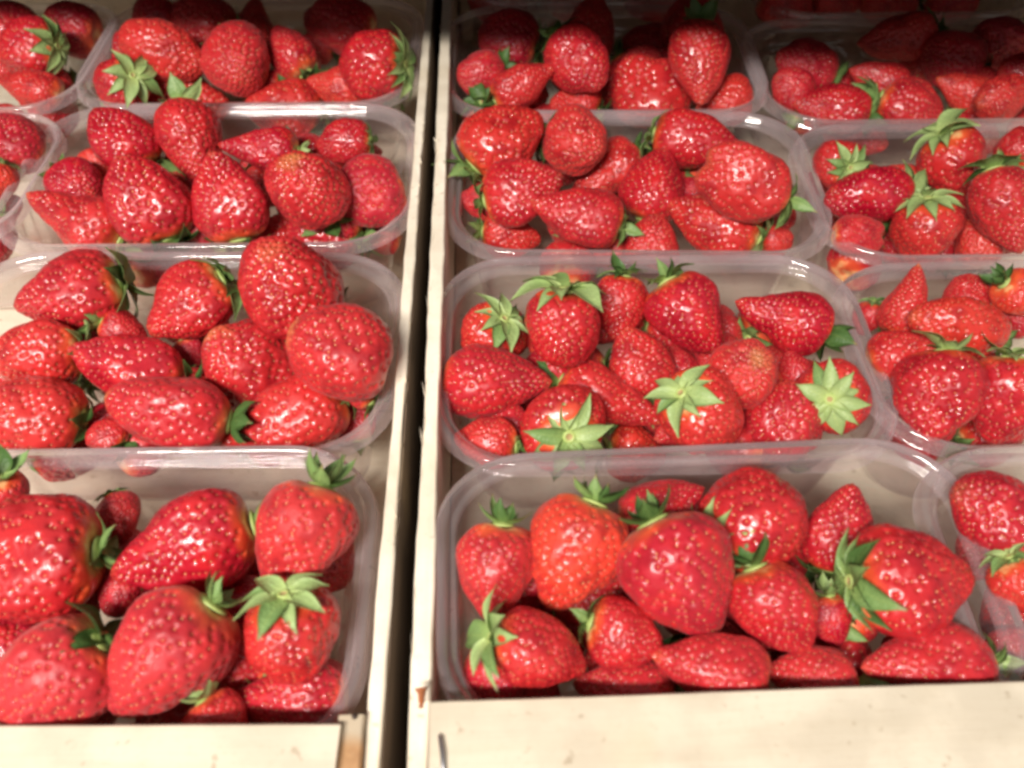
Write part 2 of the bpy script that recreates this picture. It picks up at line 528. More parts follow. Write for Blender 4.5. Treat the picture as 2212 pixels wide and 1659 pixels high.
def loft(rings, mat, name, close=False):
    vs, fs = [], []
    for ring, z in rings:
        vs += [(p[0], p[1], z) for p in ring]
    n = len(rings[0][0])
    for i in range(len(rings) - 1):
        for k in range(n):
            j = (k + 1) % n
            fs.append((i * n + k, i * n + j, (i + 1) * n + j, (i + 1) * n + k))
    if close:
        c = len(vs); vs.append((0, 0, rings[-1][1]))
        b = (len(rings) - 1) * n
        for k in range(n):
            fs.append((b + k, b + (k + 1) % n, c))
    return mesh(name, vs, fs, mat)

PW, PD, PH = 0.198, 0.124, 0.068      # punnet outer size at the rim, height
def build_punnet():
    hw, hd, r = PW / 2, PD / 2, 0.036
    def rg(off, z, rib=0.0, rr=None):
        return (rrect(hw - off, hd - off, max(0.012, (r - off * 0.8) if rr is None else rr), rib), z)
    rim = loft([rg(-0.0008, -0.0065), rg(0.0, -0.0062), rg(0.0, -0.0012), rg(0.0006, -0.0003), rg(0.0016, 0.0), rg(0.0030, -0.0003),
                rg(0.0040, -0.0016), rg(0.0046, -0.0036), rg(0.0052, -0.0040), rg(0.0064, -0.0040), rg(0.0070, -0.0046), rg(0.0074, -0.0062)], M_rim, 'rim')
    wall = loft([rg(0.0074, -0.0062), rg(0.0082, -0.013), rg(0.0096, -0.0150), rg(0.0102, -0.0158),
                 rg(0.0108, -0.018, 0.0), rg(0.0114, -0.020, 0.0013), rg(0.0130, -0.032, 0.0018), rg(0.0150, -0.046, 0.0018),
                 rg(0.0166, -0.058, 0.0012), rg(0.0185, -0.063, 0.0), rg(0.0215, -0.0665), rg(0.026, -PH), rg(0.034, -PH + 0.0008), rg(0.038, -PH + 0.0025), rg(0.05, -PH + 0.0025)],
                M_wall, 'punnet', True)
    return wall, rim
ME_wall, ME_rim = build_punnet()

XG = 0.0036        # half of the gap between the crates
FT, ST = RIM + 0.013, RIM + 0.006
LY, RY = at(400, 1561, FT).y, at(1500, 1484, FT).y
XL, XR = at(875, 949, ST).x, at(909, 949, ST).x
print('XL', XL, XR, cam_pos.x)
PUN = {}
def punnet(key, lx, rx, my, by, fy, label, rot=None, dz=0.0, roll=0.0, depth=None, width=None, tiltx=0.0):
    """lx, rx: picture x of the rim's ends on picture row my; by, fy: rows of the back and front rim"""
    zr = RIM + dz
    L, Rr = at(lx, my, zr), at(rx, my, zr)
    mx = (lx + rx) / 2
    B, Fp = at(mx, by, zr), at(mx, fy, zr)
    wd = width or (Rr.x - L.x); dp = depth or (B.y - Fp.y)
    c = Vector(((L.x + Rr.x) / 2, (B.y + Fp.y) / 2, zr))
    inner = (LY if key[0] == 'L' else RY) - 0.010
    if key[2] == '4' and c.y - dp / 2 < inner:
        top = c.y + dp / 2; dp = top - inner; c.y = (top + inner) / 2
    print('PUNNET', key, 'c', [round(q, 3) for q in c], 'w %.3f d %.3f' % (wd, dp))
    o = link('punnet', ME_wall, None, c, (R(tiltx), R(roll), R(rot or 0)), (wd / PW, dp / PD, 1))
    tag(o, label, 'plastic punnet', 'clear plastic punnets standing in rows in the crates')
    link('rim', ME_rim, o)
    PUN[key] = (c, wd, dp, R(rot or 0), o)
#       key   lx    rx    my   back front
punnet('LM1', 183, 906, 130, -8, 226, 'clear punnet fourth from the front beside the gap in the left crate', rot=-0.6)
punnet('LM2', 5, 898, 415, 222, 532, 'clear punnet third from the front beside the gap in the left crate', rot=-0.7)
punnet('LM3', -205, 862, 790, 543, 985, 'clear punnet second from the front in the left crate, one berry over its rim', rot=-1.6)
punnet('LM4', -460, 800, 1270, 978, 1720, 'clear punnet nearest the front in the left crate, holding the largest berries', rot=-0.3, dz=0.003, tiltx=4)
punnet('LL1', -440, 232, 100, 5, 235, 'clear punnet at the upper left photo edge, only its right end showing', rot=-1, width=0.198)
punnet('LL2', -640, 100, 330, 240, 520, 'clear punnet cut by the left photo edge below the upper left one', rot=-2, width=0.198)
punnet('RM1', 955, 1662, 170, 8, 242, 'clear punnet fourth from the front beside the gap in the right crate', rot=-0.8)
punnet('RM2', 966, 1792, 430, 236, 548, 'clear punnet third from the front beside the gap in the right crate, heaped lumpy berries', rot=-1.9)
punnet('RM3', 934, 1930, 830, 548, 1003, 'clear punnet second from the front in the right crate with leafy star-shaped crowns', rot=-0.5)
punnet('RM4', 940, 2195, 1290, 968, 1720, 'clear punnet behind the stapled front board of the right crate', rot=1.8, dz=0.005, tiltx=4)
punnet('RR1', 1628, 2330, 150, 36, 262, 'clear punnet at the upper right, half in shadow', rot=-0.4)
punnet('RR2', 1745, 2600, 420, 262, 556, 'clear punnet third from the front at the right photo edge', rot=-0.5)
punnet('RR3', 1845, 2880, 760, 556, 968, 'clear punnet second from the front at the right photo edge', rot=0.6)
punnet('RR4', 2045, 3280, 1250, 958, 1700, 'clear punnet at the lower right photo edge beside the front board', rot=1.0, dz=0.003, tiltx=4)
punnet('RM0', 985, 1590, -60, -190, 2, 'clear punnet in deep shadow at the top of the right crate', rot=-0.5, width=0.198)
punnet('RR0', 1600, 2230, -40, -160, 30, 'clear punnet in shadow at the top right corner', rot=-0.5, width=0.198)

PHRASE = {'LM1': "in the left crate's fourth punnet", 'LM2': "in the left crate's third punnet",
          'LM3': "in the left crate's second punnet", 'LM4': "in the left crate's front punnet",
          'LL1': "in the punnet at upper left edge", 'LL2': "at the left edge below it",
          'RM1': "in the right crate's fourth punnet", 'RM2': "in the right crate's third punnet",
          'RM3': "in the right crate's second punnet", 'RM4': "in the right crate's front punnet",
          'RR1': "in the upper right shaded punnet", 'RR2': "in the third right-edge punnet",
          'RR3': "in the second right-edge punnet", 'RR4': "in the lowest right-edge punnet",
          'RM0': "in the shaded top punnet", 'RR0': "in the top corner punnet"}
PHRASE['LL2'] = "in the left-edge third-row punnet"

# ------------------------------------------------------------------ strawberries
# x, y, width, length (picture px), direction of the tip (0 right, 90 down), tilt of the tip to the camera,
# shape, tone (0 deep .. 1 orange), pale tip, matte, calyx (style s/r/n, shade 0-2, size) or None, height mm over rim, description
B = {}
B['LM1'] = [
 (356,110,128,172,15,10,'r',.35,.1,.2,None,4,'big round berry at back left against a darker one'),
 (270,118,88,105,240,20,'c',.2,.2,.2,None,-4,'dark berry tucked left behind the big round one'),
 (513,135,135,150,60,40,'r',.15,.1,.5,None,3,'dull dusky round berry at the centre'),
 (262,188,105,112,170,-45,'r',.3,0,0,('s',0,.66),0,'berry with pale spiky leaf crown at front left'),
 (415,225,142,172,5,10,'c',.45,.2,.1,None,0,'berry behind the front rim, right of the spiky crown'),
 (628,112,108,130,235,-10,'c',.1,.1,.3,('n',1,.5),-4,'half shaded berry with leaves hanging either side'),
 (612,238,130,155,190,10,'c',.4,.2,0,None,-6,'low berry at the front centre showing only its back'),
 (727,185,92,128,195,5,'c',.55,.2,.3,('n',1,.4),-2,'small seedy berry right of centre near the front'),
 (818,140,138,142,182,-12,'r',.12,0,0,('s',0,.55),4,'glossy dark berry with green crown facing the gap'),
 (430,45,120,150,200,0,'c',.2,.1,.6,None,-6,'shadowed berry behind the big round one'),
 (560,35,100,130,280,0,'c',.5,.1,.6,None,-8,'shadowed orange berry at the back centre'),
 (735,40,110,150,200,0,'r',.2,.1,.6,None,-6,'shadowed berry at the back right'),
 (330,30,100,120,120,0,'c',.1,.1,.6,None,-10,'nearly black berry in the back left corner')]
B['LL1'] = [
 (62,108,112,135,178,-12,'r',.1,0,0,('s',0,.62),4,'glossy berry with its crown turned right'),
 (66,192,82,125,190,5,'c',.35,.1,.2,None,-1,'berry lying lowest by the front rim'),
 (8,150,70,90,150,0,'c',.4,.1,.2,None,-3,'berry cut by the edge below the glossy one'),
 (170,35,100,120,200,0,'r',.1,.1,.6,None,-6,'deeply shaded berry at the right end'),
 (50,15,110,130,200,0,'r',.15,.1,.6,None,-6,'deeply shaded berry at the photo edge')]
B['LL2'] = [
 (15,305,120,140,200,30,'r',.15,.1,.5,None,2,'dark matt berry at the top'),
 (-8,400,80,90,100,0,'c',.8,.1,.2,('n',0,.5),-2,'small orange berry with a leaf tip showing'),
 (10,530,90,120,100,0,'c',.1,.1,.3,None,-16,'dark berry low behind the near rim')]
B['LM2'] = [
 (264,292,128,145,235,15,'c',.12,.3,0,('n',1,.4),8,'glossy berry at back left, blunt tip over the rim'),
 (412,312,140,180,75,15,'c',.2,.4,.1,None,6,'long berry in the back row left of centre'),
 (560,325,100,168,182,8,'p',.08,.2,0,('r',0,.36),2,'narrow very glossy berry lying across the back'),
 (742,305,88,112,178,5,'r',.2,.1,0,('s',0,.5),2,'small glossy berry with crown right at back right'),
 (664,400,168,168,250,55,'r',.3,1,.1,None,6,'big berry with green dimple on its tip'),
 (802,417,142,160,165,10,'r',.18,.4,.8,None,4,'dull round berry against the right end'),
 (314,424,172,190,245,15,'c',.05,.5,0,None,6,'largest shiny dark berry left of centre'),
 (494,420,152,190,258,10,'c',.12,.4,0,('n',1,.42),6,'upright cone-shaped berry at the centre front'),
 (172,404,108,118,30,30,'r',.05,.1,.1,None,0,'dark berry at left behind the seedy wedge'),
 (160,475,135,215,205,5,'w',.2,.6,.2,None,2,'seedy wedge-shaped berry in the front left corner'),
 (590,520,112,120,180,5,'c',.4,.2,0,None,-5,'low pinkish berry by the front rim'),
 (702,505,135,150,190,5,'r',.25,.2,0,('n',1,.5),-2,'berry with cream shoulder and crown at front right'),
 (432,497,62,70,200,0,'r',.05,.1,.1,('n',2,.5),-12,'tiny dark berry between the two front cones'),
 (213,348,70,80,200,0,'c',.7,.2,.2,None,-4,'small orange berry behind the big dark one'),
 (815,512,70,100,190,0,'r',.2,.1,.2,None,-12,'berry low in the front right corner')]
B['LM3'] = [
 (146,635,175,215,165,8,'c',.32,.3,.1,('n',1,.55),6,'large berry at back left with dark leaves right'),
 (402,662,155,195,145,0,'c',.25,.7,0,('s',1,.55),6,'glossy berry with leaf tuft, left of the biggest'),
 (627,612,222,215,262,55,'r',.30,.5,0,None,18,'biggest berry, heaped above the back rim'),
 (728,756,205,220,200,20,'r',.22,.8,.3,None,10,'fat berry resting against the right end'),
 (543,780,180,205,235,40,'r',.30,1,.2,None,4,'berry with yellow-green tip in the middle'),
 (268,792,142,250,200,12,'c',.02,.9,0,None,4,'dark wine-red berry with long glossy highlight'),
 (68,775,150,195,170,8,'c',.45,.3,0,None,2,'berry at the left photo edge with orange shoulder'),
 (272,712,80,95,20,-10,'c',.2,.1,0,('r',1,.7),-2,'small half hidden berry with upright leaf crown'),
 (66,895,165,205,190,10,'r',.38,.2,.1,('n',2,.42),6,'large berry in the lower left against the rim'),
 (362,893,165,252,190,10,'r',.08,1,.3,None,7,'oval dark berry lying flat near the front rim'),
 (612,912,170,262,155,10,'c',.5,.6,.1,('n',1,.40),7,'pale red seedy berry pointing down left, leaf at right'),
 (772,895,92,110,260,0,'c',.2,.3,.5,None,-10,'small dull berry in the front right corner'),
 (228,948,75,85,200,0,'r',.25,.1,0,('n',2,.6),-8,'small berry peeping between two large ones at front'),
 (812,838,70,80,230,-10,'c',.2,.1,.2,('n',2,.7),-8,'berry hidden at right, its dark leaves showing'),
 (520,878,85,100,60,-30,'c',.1,.1,.2,('r',1,.6),-12,'dark berry under the middle one, curled leaf out'),
 (412,765,60,70,70,-20,'c',.1,.1,.2,('r',1,.7),-14,'tiny berry in the central gap, leaf upright')]
B['LM4'] = [
 (72,1205,262,275,178,8,'w',.22,.1,0,('n',1,.40),8,'huge heart-shaped berry at the left photo edge'),
 (392,1178,210,292,165,10,'c',.18,.3,0,('r',1,.34),9,'glossy pointed berry with its tip to the left'),
 (652,1172,200,235,108,10,'c',.22,.3,.8,('r',1,.42),12,'dull berry with tip down and two leaves up'),
 (662,1368,190,196,85,-26,'r',.35,.1,0,('s',0,.56),4,'berry under the dull one, pale spiky crown on top'),
 (357,1430,235,292,128,10,'c',.16,.8,.8,('r',1,.26),8,'matt dusky berry in the middle of the front'),
 (112,1470,215,255,140,10,'r',.28,.9,.9,None,5,'matt pinkish berry in the lower left corner'),
 (625,1505,172,240,185,5,'c',.12,.3,.2,None,0,'berry lying sideways at the front right corner'),
 (266,1282,95,100,120,0,'r',.15,.1,.3,('n',2,.5),-12,'small shaded berry right of the heart-shaped one'),
 (525,1300,110,120,200,-20,'c',.02,.1,.1,('r',2,.45),-14,'dark berry in the gap left of spiky crown'),
 (8,1078,100,110,100,-30,'c',.1,.1,.1,('r',1,.7),2,'berry behind the heart-shaped one, leaves sticking up'),
 (262,1118,90,100,60,10,'c',.3,.1,.1,('n',1,.5),-6,'berry sliver between heart-shaped and pointed ones'),
 (470,1590,125,135,60,0,'r',.2,.1,.2,('r',0,.6),-8,'small berry just above the front board'),
 (18,1395,140,150,200,0,'r',.02,.1,.2,('n',2,.5),-16,'dark berry beneath the heart-shaped one')]
B['RM1'] = [
 (1037,162,90,105,150,20,'r',.15,.1,.5,None,-2,'plain round berry in the left end'),
 (1133,180,92,138,330,10,'c',.45,1,.1,None,1,'berry with a pale whitish tip pointing up'),
 (1247,138,118,150,60,10,'r',.12,.1,.1,('n',2,.4),2,'dark berry at the centre, half in shadow'),
 (1240,226,92,100,200,5,'c',.3,.2,0,None,-6,'little seedy berry at the front rim'),
 (1308,190,82,92,170,-10,'c',.2,.2,0,('n',1,.6),-4,'small berry with crown, left of the broad one'),
 (1410,195,170,142,275,10,'w',.25,.6,.1,None,2,'broad wedge berry at front centre'),
 (1508,140,132,175,95,10,'c',.22,.2,.1,None,3,'berry hanging tip down from the shade'),
 (1560,218,100,120,170,5,'c',.6,.2,.1,None,-3,'orange seedy berry near the right front'),
 (1622,215,62,88,280,5,'c',.4,.2,.1,None,-4,'small berry squeezed against the right end'),
 (1382,140,82,80,200,20,'r',.12,.1,.4,None,-6,'small shaded berry above the broad wedge one'),
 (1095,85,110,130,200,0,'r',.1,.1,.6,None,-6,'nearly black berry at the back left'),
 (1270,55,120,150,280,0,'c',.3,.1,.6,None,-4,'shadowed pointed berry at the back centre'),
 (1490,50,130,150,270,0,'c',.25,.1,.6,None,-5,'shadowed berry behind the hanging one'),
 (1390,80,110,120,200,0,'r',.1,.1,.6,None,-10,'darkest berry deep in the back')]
B['RM2'] = [
 (1090,295,160,172,318,10,'c',.42,.3,0,('n',1,.5),14,'large orange-red berry heaped over the back rim'),
 (1250,306,132,138,30,30,'r',.3,.2,.5,None,2,'matt round berry with a pale side at the back'),
 (1514,308,118,195,12,8,'c',.25,.3,0,('n',1,.5),6,'glossy long berry at back right, leaf at left'),
 (1135,412,135,172,348,10,'c',.3,.3,.1,('n',1,.42),5,'seedy berry pointing right at the left side'),
 (1300,380,112,190,145,10,'p',.35,.2,.2,None,2,'slanting cone-shaped berry at the centre'),
 (1415,396,130,152,285,10,'c',.25,.2,0,('n',1,.42),5,'berry with tip up right of the slanting cone'),
 (1602,392,155,205,200,5,'w',.38,.5,.3,None,8,'big lumpy knobbly berry at the right'),
 (1242,466,128,190,190,10,'c',.15,.3,.1,('n',1,.42),7,'berry pointing left near the front, crown at right'),
 (1540,474,140,200,205,-12,'c',.3,.2,.1,('s',0,.54),6,'berry with whitish-green crown at front right'),
 (1108,510,105,125,10,5,'c',.6,.2,0,('n',1,.5),-3,'small wet orange berry in the front left corner'),
 (1412,520,112,115,280,5,'c',.35,.3,.1,None,-4,'small berry between the two front crowns'),
 (1655,455,112,130,350,10,'w',.3,.3,.1,None,-2,'knobbly berry under the big lumpy one'),
 (1028,432,72,95,200,0,'r',.1,.1,.3,('n',2,.5),-8,'dark berry squeezed at the left end'),
 (1678,520,66,72,350,0,'r',.4,.2,.1,None,-10,'smallest berry in the front right corner'),
 (1490,420,70,80,200,-20,'c',.1,.1,.1,('r',1,.6),-8,'hidden berry whose leaf fills the central gap')]
B['RM3'] = [
 (1028,728,138,120,130,-48,'r',.5,.1,0,('s',0,.52),2,'orange-red berry at back left under a leafy crown'),
 (1215,712,168,162,92,-14,'r',.32,.1,0,('n',0,.62),10,'berry wearing the tall spread crown at the back'),
 (1336,668,112,138,98,-5,'c',.38,.1,0,('n',1,.5),3,'berry with drooping crown behind the tall-crowned one'),
 (1487,688,150,175,62,5,'c',.12,.3,0,('n',1,.42),5,'dark glossy berry with scar at back centre'),
 (1684,682,150,200,200,8,'p',.1,.3,0,('r',2,.50),4,'dark berry at back right, dark leaves at its side'),
 (1074,828,165,226,5,8,'c',.08,.3,.3,('n',1,.3),7,'large wine-red berry pointing right at the left end'),
 (1386,778,135,150,255,15,'c',.22,.2,.2,None,4,'cone berry with tip up at the centre'),
 (1606,800,150,148,300,60,'r',.42,.9,.4,None,5,'berry with a pale orange patch on its end'),
 (1318,868,140,245,22,10,'p',.45,.6,.1,None,6,'long pale-tipped berry pointing right near the front'),
 (1045,960,108,135,185,-5,'c',.5,.1,.1,('n',1,.5),-2,'small orange berry in the front left corner'),
 (1212,922,185,175,240,-76,'r',.3,.1,0,('s',0,.46),9,'berry with star-shaped pale crown facing up, front left'),
 (1515,895,168,170,38,-40,'r',.6,.1,0,('s',0,.47),6,'bright orange berry with ragged crown at front centre'),
 (1690,905,158,162,262,15,'r',.28,.2,.1,None,4,'round berry at the front, right of the orange one'),
 (1820,855,150,155,350,-66,'r',.25,.1,.1,('s',0,.52),3,'berry whose large leafy star crown hangs at right'),
 (1380,982,125,125,10,-5,'c',.6,.1,0,('n',1,.5),-3,'small orange berry at the front rim centre'),
 (1108,728,70,82,100,0,'r',.6,.1,.2,None,-8,'small orange berry behind the tall-crowned one, lower left'),
 (1470,790,80,100,250,-20,'c',.05,.1,.1,('r',2,.6),-12,'dark berry with dry leaves deep in the middle'),
 (1255,790,85,100,180,-20,'c',.4,.1,.1,('r',2,.6),-12,'hidden berry under the tall-crowned one'),
 (1715,805,80,100,250,0,'c',.1,.1,.1,None,-10,'dark berry behind the star crown, left side')]
B['RM4'] = [
 (1058,1242,168,205,95,5,'c',.18,.3,.5,('r',1,.40),6,'smaller dull berry at left, green leaves on top'),
 (1238,1206,202,242,112,10,'c',.85,.2,.3,('r',1,.36),10,'pale orange berry standing tip down'),
 (1478,1252,235,262,62,10,'c',.16,.3,.4,('r',1,.34),12,'biggest dark berry in the middle, tip down right'),
 (1430,1092,120,185,335,8,'c',.1,.5,.1,None,-1,'berry behind the biggest one, tip to the right'),
 (1640,1122,210,222,335,-14,'r',.28,.9,0,('s',0,.50),10,'large seedy berry at the back with crown at left'),
 (1815,1135,148,190,285,10,'c',.08,.3,0,None,2,'very glossy berry at back right'),
 (1975,1258,220,270,3,-8,'c',.22,.8,0,('s',1,.52),8,'large berry at right with long dark leaves left'),
 (1674,1322,172,192,68,10,'c',.15,.2,.1,None,5,'red berry between the biggest and the leafy right one'),
 (1168,1408,175,212,20,-12,'c',.38,.3,0,('s',0,.60),6,'berry in the front left with crown folded left'),
 (1352,1372,140,155,20,0,'c',.1,.2,0,('n',1,.5),-1,'dark glossy berry with grey-green leaves in the gap'),
 (1530,1440,150,255,190,5,'c',.14,.6,.3,None,2,'long berry lying flat under the biggest one'),
 (2005,1450,170,280,182,5,'c',.25,.2,.5,('n',0,.38),1,'long berry lying flat in the front right corner'),
 (1345,1500,150,210,185,0,'c',.15,.3,.5,None,-6,'berry just above the board, below the grey-green leaves'),
 (1760,1500,150,190,190,0,'c',.2,.3,.5,('r',1,.6),-6,'low berry above the board with two leaves'),
 (1020,1460,130,150,110,0,'r',.1,.1,.3,None,-8,'dark berry low in the front left corner'),
 (1800,1345,90,115,80,0,'c',.12,.2,.1,None,-6,'narrow dark berry under the long dark leaves'),
 (1382,1170,110,120,120,-20,'c',.1,.1,.1,('r',1,.45),-6,'hidden dark berry left of the biggest, leaf up')]
B['RR1'] = [
 (1692,188,78,92,200,20,'r',.2,.1,.1,None,-1,'small round berry at the left end'),
 (1740,135,100,130,200,10,'r',.2,.1,.5,None,-4,'shaded berry behind the small round one'),
 (1795,234,108,155,185,8,'c',.12,.2,0,('n',1,.5),0,'glossy berry with cream shoulder and leaves'),
 (1896,172,86,128,200,5,'c',.15,.2,.1,None,-2,'berry behind the two front leaf crowns'),
 (1972,236,112,140,20,5,'c',.2,.2,.2,('r',1,.55),1,'berry right of the cream-shouldered one, leaf raised'),
 (2080,196,78,130,200,5,'c',.45,.3,.1,None,-1,'orange seedy berry at the right'),
 (2155,218,92,112,160,15,'r',.35,.3,.1,None,1,'blotchy berry right of the orange one'),
 (1932,82,98,172,170,5,'c',.5,.2,.5,None,-3,'orange berry fully in shadow at the back'),
 (2055,125,110,130,200,5,'r',.12,.1,.6,None,-6,'dark shaded berry at the back right'),
 (2140,75,100,120,200,5,'r',.1,.1,.6,None,-6,'very dark berry at the back right corner'),
 (2200,160,80,90,200,5,'r',.1,.1,.1,('n',1,.5),-2,'berry cut by the right photo edge')]
B['RR2'] = [
 (1792,352,96,100,240,-62,'r',.3,.1,.1,('s',0,.58),2,'berry hidden by its starry pale crown at back left'),
 (1870,420,122,180,175,8,'r',.08,.2,0,None,3,'dark glossy oval berry at the left'),
 (2062,362,130,152,55,-25,'c',.35,.2,.1,('s',0,.6),4,'berry with crown up left at the back'),
 (1856,508,82,112,0,5,'w',.2,1,.6,None,-2,'berry with rough white patch in front left corner'),
 (2002,508,132,142,78,-28,'c',.5,.2,.1,('s',0,.6),4,'orange berry with bushy crown at front centre'),
 (2172,458,142,182,80,10,'c',.22,.2,.4,None,4,'large matt berry at the photo edge'),
 (2200,318,80,90,300,-5,'c',.3,.1,.1,('n',0,.6),0,'small berry with yellow-green leaves at photo edge'),
 (2108,522,98,108,250,5,'c',.65,.2,.3,None,-3,'small orange berry against the front rim'),
 (1945,388,68,80,200,5,'c',.6,.2,.3,None,-8,'orange sliver of berry between the crowns'),
 (1940,528,90,90,200,5,'r',.1,.2,.1,None,-6,'dark berry low under the orange crowned one')]
B['RR3'] = [
 (1960,648,112,150,280,10,'p',.3,.7,.1,None,4,'pointed berry standing tip up at the back left'),
 (2062,702,132,205,195,10,'r',.6,.3,0,('n',1,.4),7,'orange peanut-shaped berry at the back'),
 (1930,765,112,128,340,15,'c',.22,.2,0,None,3,'berry at the left end below the pointed one'),
 (2022,865,175,195,105,5,'c',.15,.2,0,('n',0,.42),7,'large dark berry near the front with pale leaf'),
 (2175,872,155,185,95,-5,'c',.15,.2,.1,('n',0,.5),7,'large berry with fresh green crown at photo edge'),
 (2208,640,95,110,30,-15,'c',.95,.9,.2,('r',2,.5),2,'yellowish unripe berry at the back photo edge'),
 (2088,628,90,80,280,10,'r',.15,.2,.1,None,-4,'small dark berry behind the peanut-shaped one'),
 (2188,690,70,80,200,0,'c',.1,.2,.1,None,-8,'dark red berry below the yellowish one'),
 (2005,768,70,80,200,0,'r',.15,.2,.1,None,-10,'little berry under the peanut-shaped one'),
 (1875,690,60,70,100,-20,'c',.1,.2,.1,('n',1,.6),-6,'hidden berry showing one leaf at the left wall')]
B['RR4'] = [
 (2158,1115,178,215,200,10,'r',.25,.3,0,None,6,'large glossy berry at the top'),
 (2215,1268,130,140,60,-5,'c',.6,.2,.1,('n',0,.45),2,'orange berry with pale leaf below the glossy one'),
 (2210,1400,120,140,200,-5,'c',.1,.2,.1,None,-10,'dark berry at the bottom behind the wall')]
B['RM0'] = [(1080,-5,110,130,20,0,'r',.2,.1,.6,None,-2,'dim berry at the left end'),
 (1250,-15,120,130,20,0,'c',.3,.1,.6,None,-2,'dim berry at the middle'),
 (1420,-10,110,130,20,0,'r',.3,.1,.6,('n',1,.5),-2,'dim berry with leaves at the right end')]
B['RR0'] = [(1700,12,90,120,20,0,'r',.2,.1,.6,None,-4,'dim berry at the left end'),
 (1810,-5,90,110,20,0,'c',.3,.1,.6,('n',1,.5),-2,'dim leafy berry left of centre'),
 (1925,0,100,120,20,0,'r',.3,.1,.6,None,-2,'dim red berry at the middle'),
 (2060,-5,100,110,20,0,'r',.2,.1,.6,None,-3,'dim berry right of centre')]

rb = random.Random(77)
items = []
for key, rows in B.items():
    for row in rows:
        x, y, W, L, ang, tilt, kind, tone, tipg, matte, cal, lv, desc = row
        c = at(x, y, RIM + lv / 1000)
        zd = (c - cam_pos).dot(ROT @ Vector((0, 0, -1)))
        wm = 1.06 * W * zd / F; lm = 1.04 * L * zd / F
        tt = R(tilt)
        a2 = (lm ** 2 - (wm * math.sin(tt)) ** 2) / max(0.2, math.cos(tt) ** 2)
        A = math.sqrt(max(a2, (0.9 * wm) ** 2)); A = min(A, 1.6 * wm)
        aa = R(ang)
        tip = (ROT @ Vector((math.cos(aa) * math.cos(tt), -math.sin(aa) * math.cos(tt), math.sin(tt)))).normalized()
        items.append(dict(key=key, c=c, ray=(c - cam_pos).normalized(), d0=(c - cam_pos).length, W=wm, A=A, tip=tip,
                          kind=kind, tone=tone, tipg=tipg, matte=matte, cal=cal, desc=desc, lv=lv, px=(x, y), s=1.0))

def under_plank(it):
    if it['key'][2] != '4': return
    yf = LY if it['key'][0] == 'L' else RY
    for _ in range(60):
        rad = it['W'] * it['s'] * 0.5
        gap = yf - it['c'].y                      # how far the fruit reaches under the plank's edge
        if gap < -rad or it['c'].z + math.sqrt(max(0, rad * rad - min(0, gap) ** 2)) * 0.95 < FT - 0.0045: return
        if it['c'].z < RIM - PH + 0.010 + rad * .8: it['c'].y += 0.0008; it['c'].z -= 0; continue
        d = (it['c'] - cam_pos).length + 0.0008
        it['c'] = cam_pos + it['ray'] * d; it['s'] = d / it['d0']

def balls(it):
    k = it['s']; W, A = it['W'] * k, it['A'] * k
    off = max(0.0, (A - W) / 2) + 0.10 * W
    return [(it['c'] - it['tip'] * off, W * 0.46), (it['c'], W * 0.47), (it['c'] + it['tip'] * off, W * 0.36)]

def wall_fix(it, final):
    """slide a fruit that would cut its punnet's wall down its line of sight, then shift what is left"""
    c, wd, dp, rt, _ = PUN[it['key']]
    cr, sr = math.cos(rt), math.sin(rt)
    def over():
        q = it['c'] - c
        lx, ly = q.x * cr + q.y * sr, -q.x * sr + q.y * cr
        rad = it['W'] * it['s'] * 0.48
        inset = 0.008 + max(0, -q.z) * 0.18
        if q.z > 0.008: inset -= (q.z - 0.008) * 1.2
        mx, my_ = wd / 2 - inset - rad, max(0.001, dp / 2 - inset - rad)
        front = my_
        if it['key'][2] == '4': front = max(0.001, dp / 2 - 0.006 - rad)
        nx = max(-mx, min(mx, lx)); ny = max(-front, min(my_, ly))
        return lx, ly, nx, ny
    lx, ly, nx, ny = over()
    if ly < ny - 0.001 and it['key'][2] != '4':
        d = (it['c'] - cam_pos).length + min(0.0015, (ny - ly))
        nc = cam_pos + it['ray'] * d
        if nc.z > RIM - PH + 0.012 + it['W'] * it['s'] * 0.42:
            it['c'] = nc; it['s'] = d / it['d0']
    if final:
        lx, ly, nx, ny = over()
        it['c'] = Vector((c.x + nx * cr - ny * sr, c.y + nx * sr + ny * cr, it['c'].z))

# settle: neighbours that would share space slide apart along the line of sight
for sweep in range(60):
    for it in items: wall_fix(it, False)
    for i in range(len(items)):
        for j in range(i + 1, len(items)):
            a, b = items[i], items[j]
            if (a['c'] - b['c']).length > 0.06: continue
            worst = 0
            for ca, ra in balls(a):
                for cb, rb_ in balls(b):
                    worst = max(worst, (ra + rb_) * 0.93 - (ca - cb).length)
            if worst > 0.0005:
                hi, lo = (a, b) if a['lv'] >= b['lv'] else (b, a)
                st = min(worst * 0.35, 0.002)
                for it, sg in ((hi, -0.35), (lo, 0.65)):
                    d = (it['c'] - cam_pos).length + st * sg
                    low = RIM - PH + 0.012 + it['W'] * it['s'] * 0.42
                    nc = cam_pos + it['ray'] * d
                    if nc.z < low: continue
                    if nc.z > RIM + 0.026: continue
                    it['c'] = nc; it['s'] = d / it['d0']
for it in items:
    under_plank(it); wall_fix(it, True)

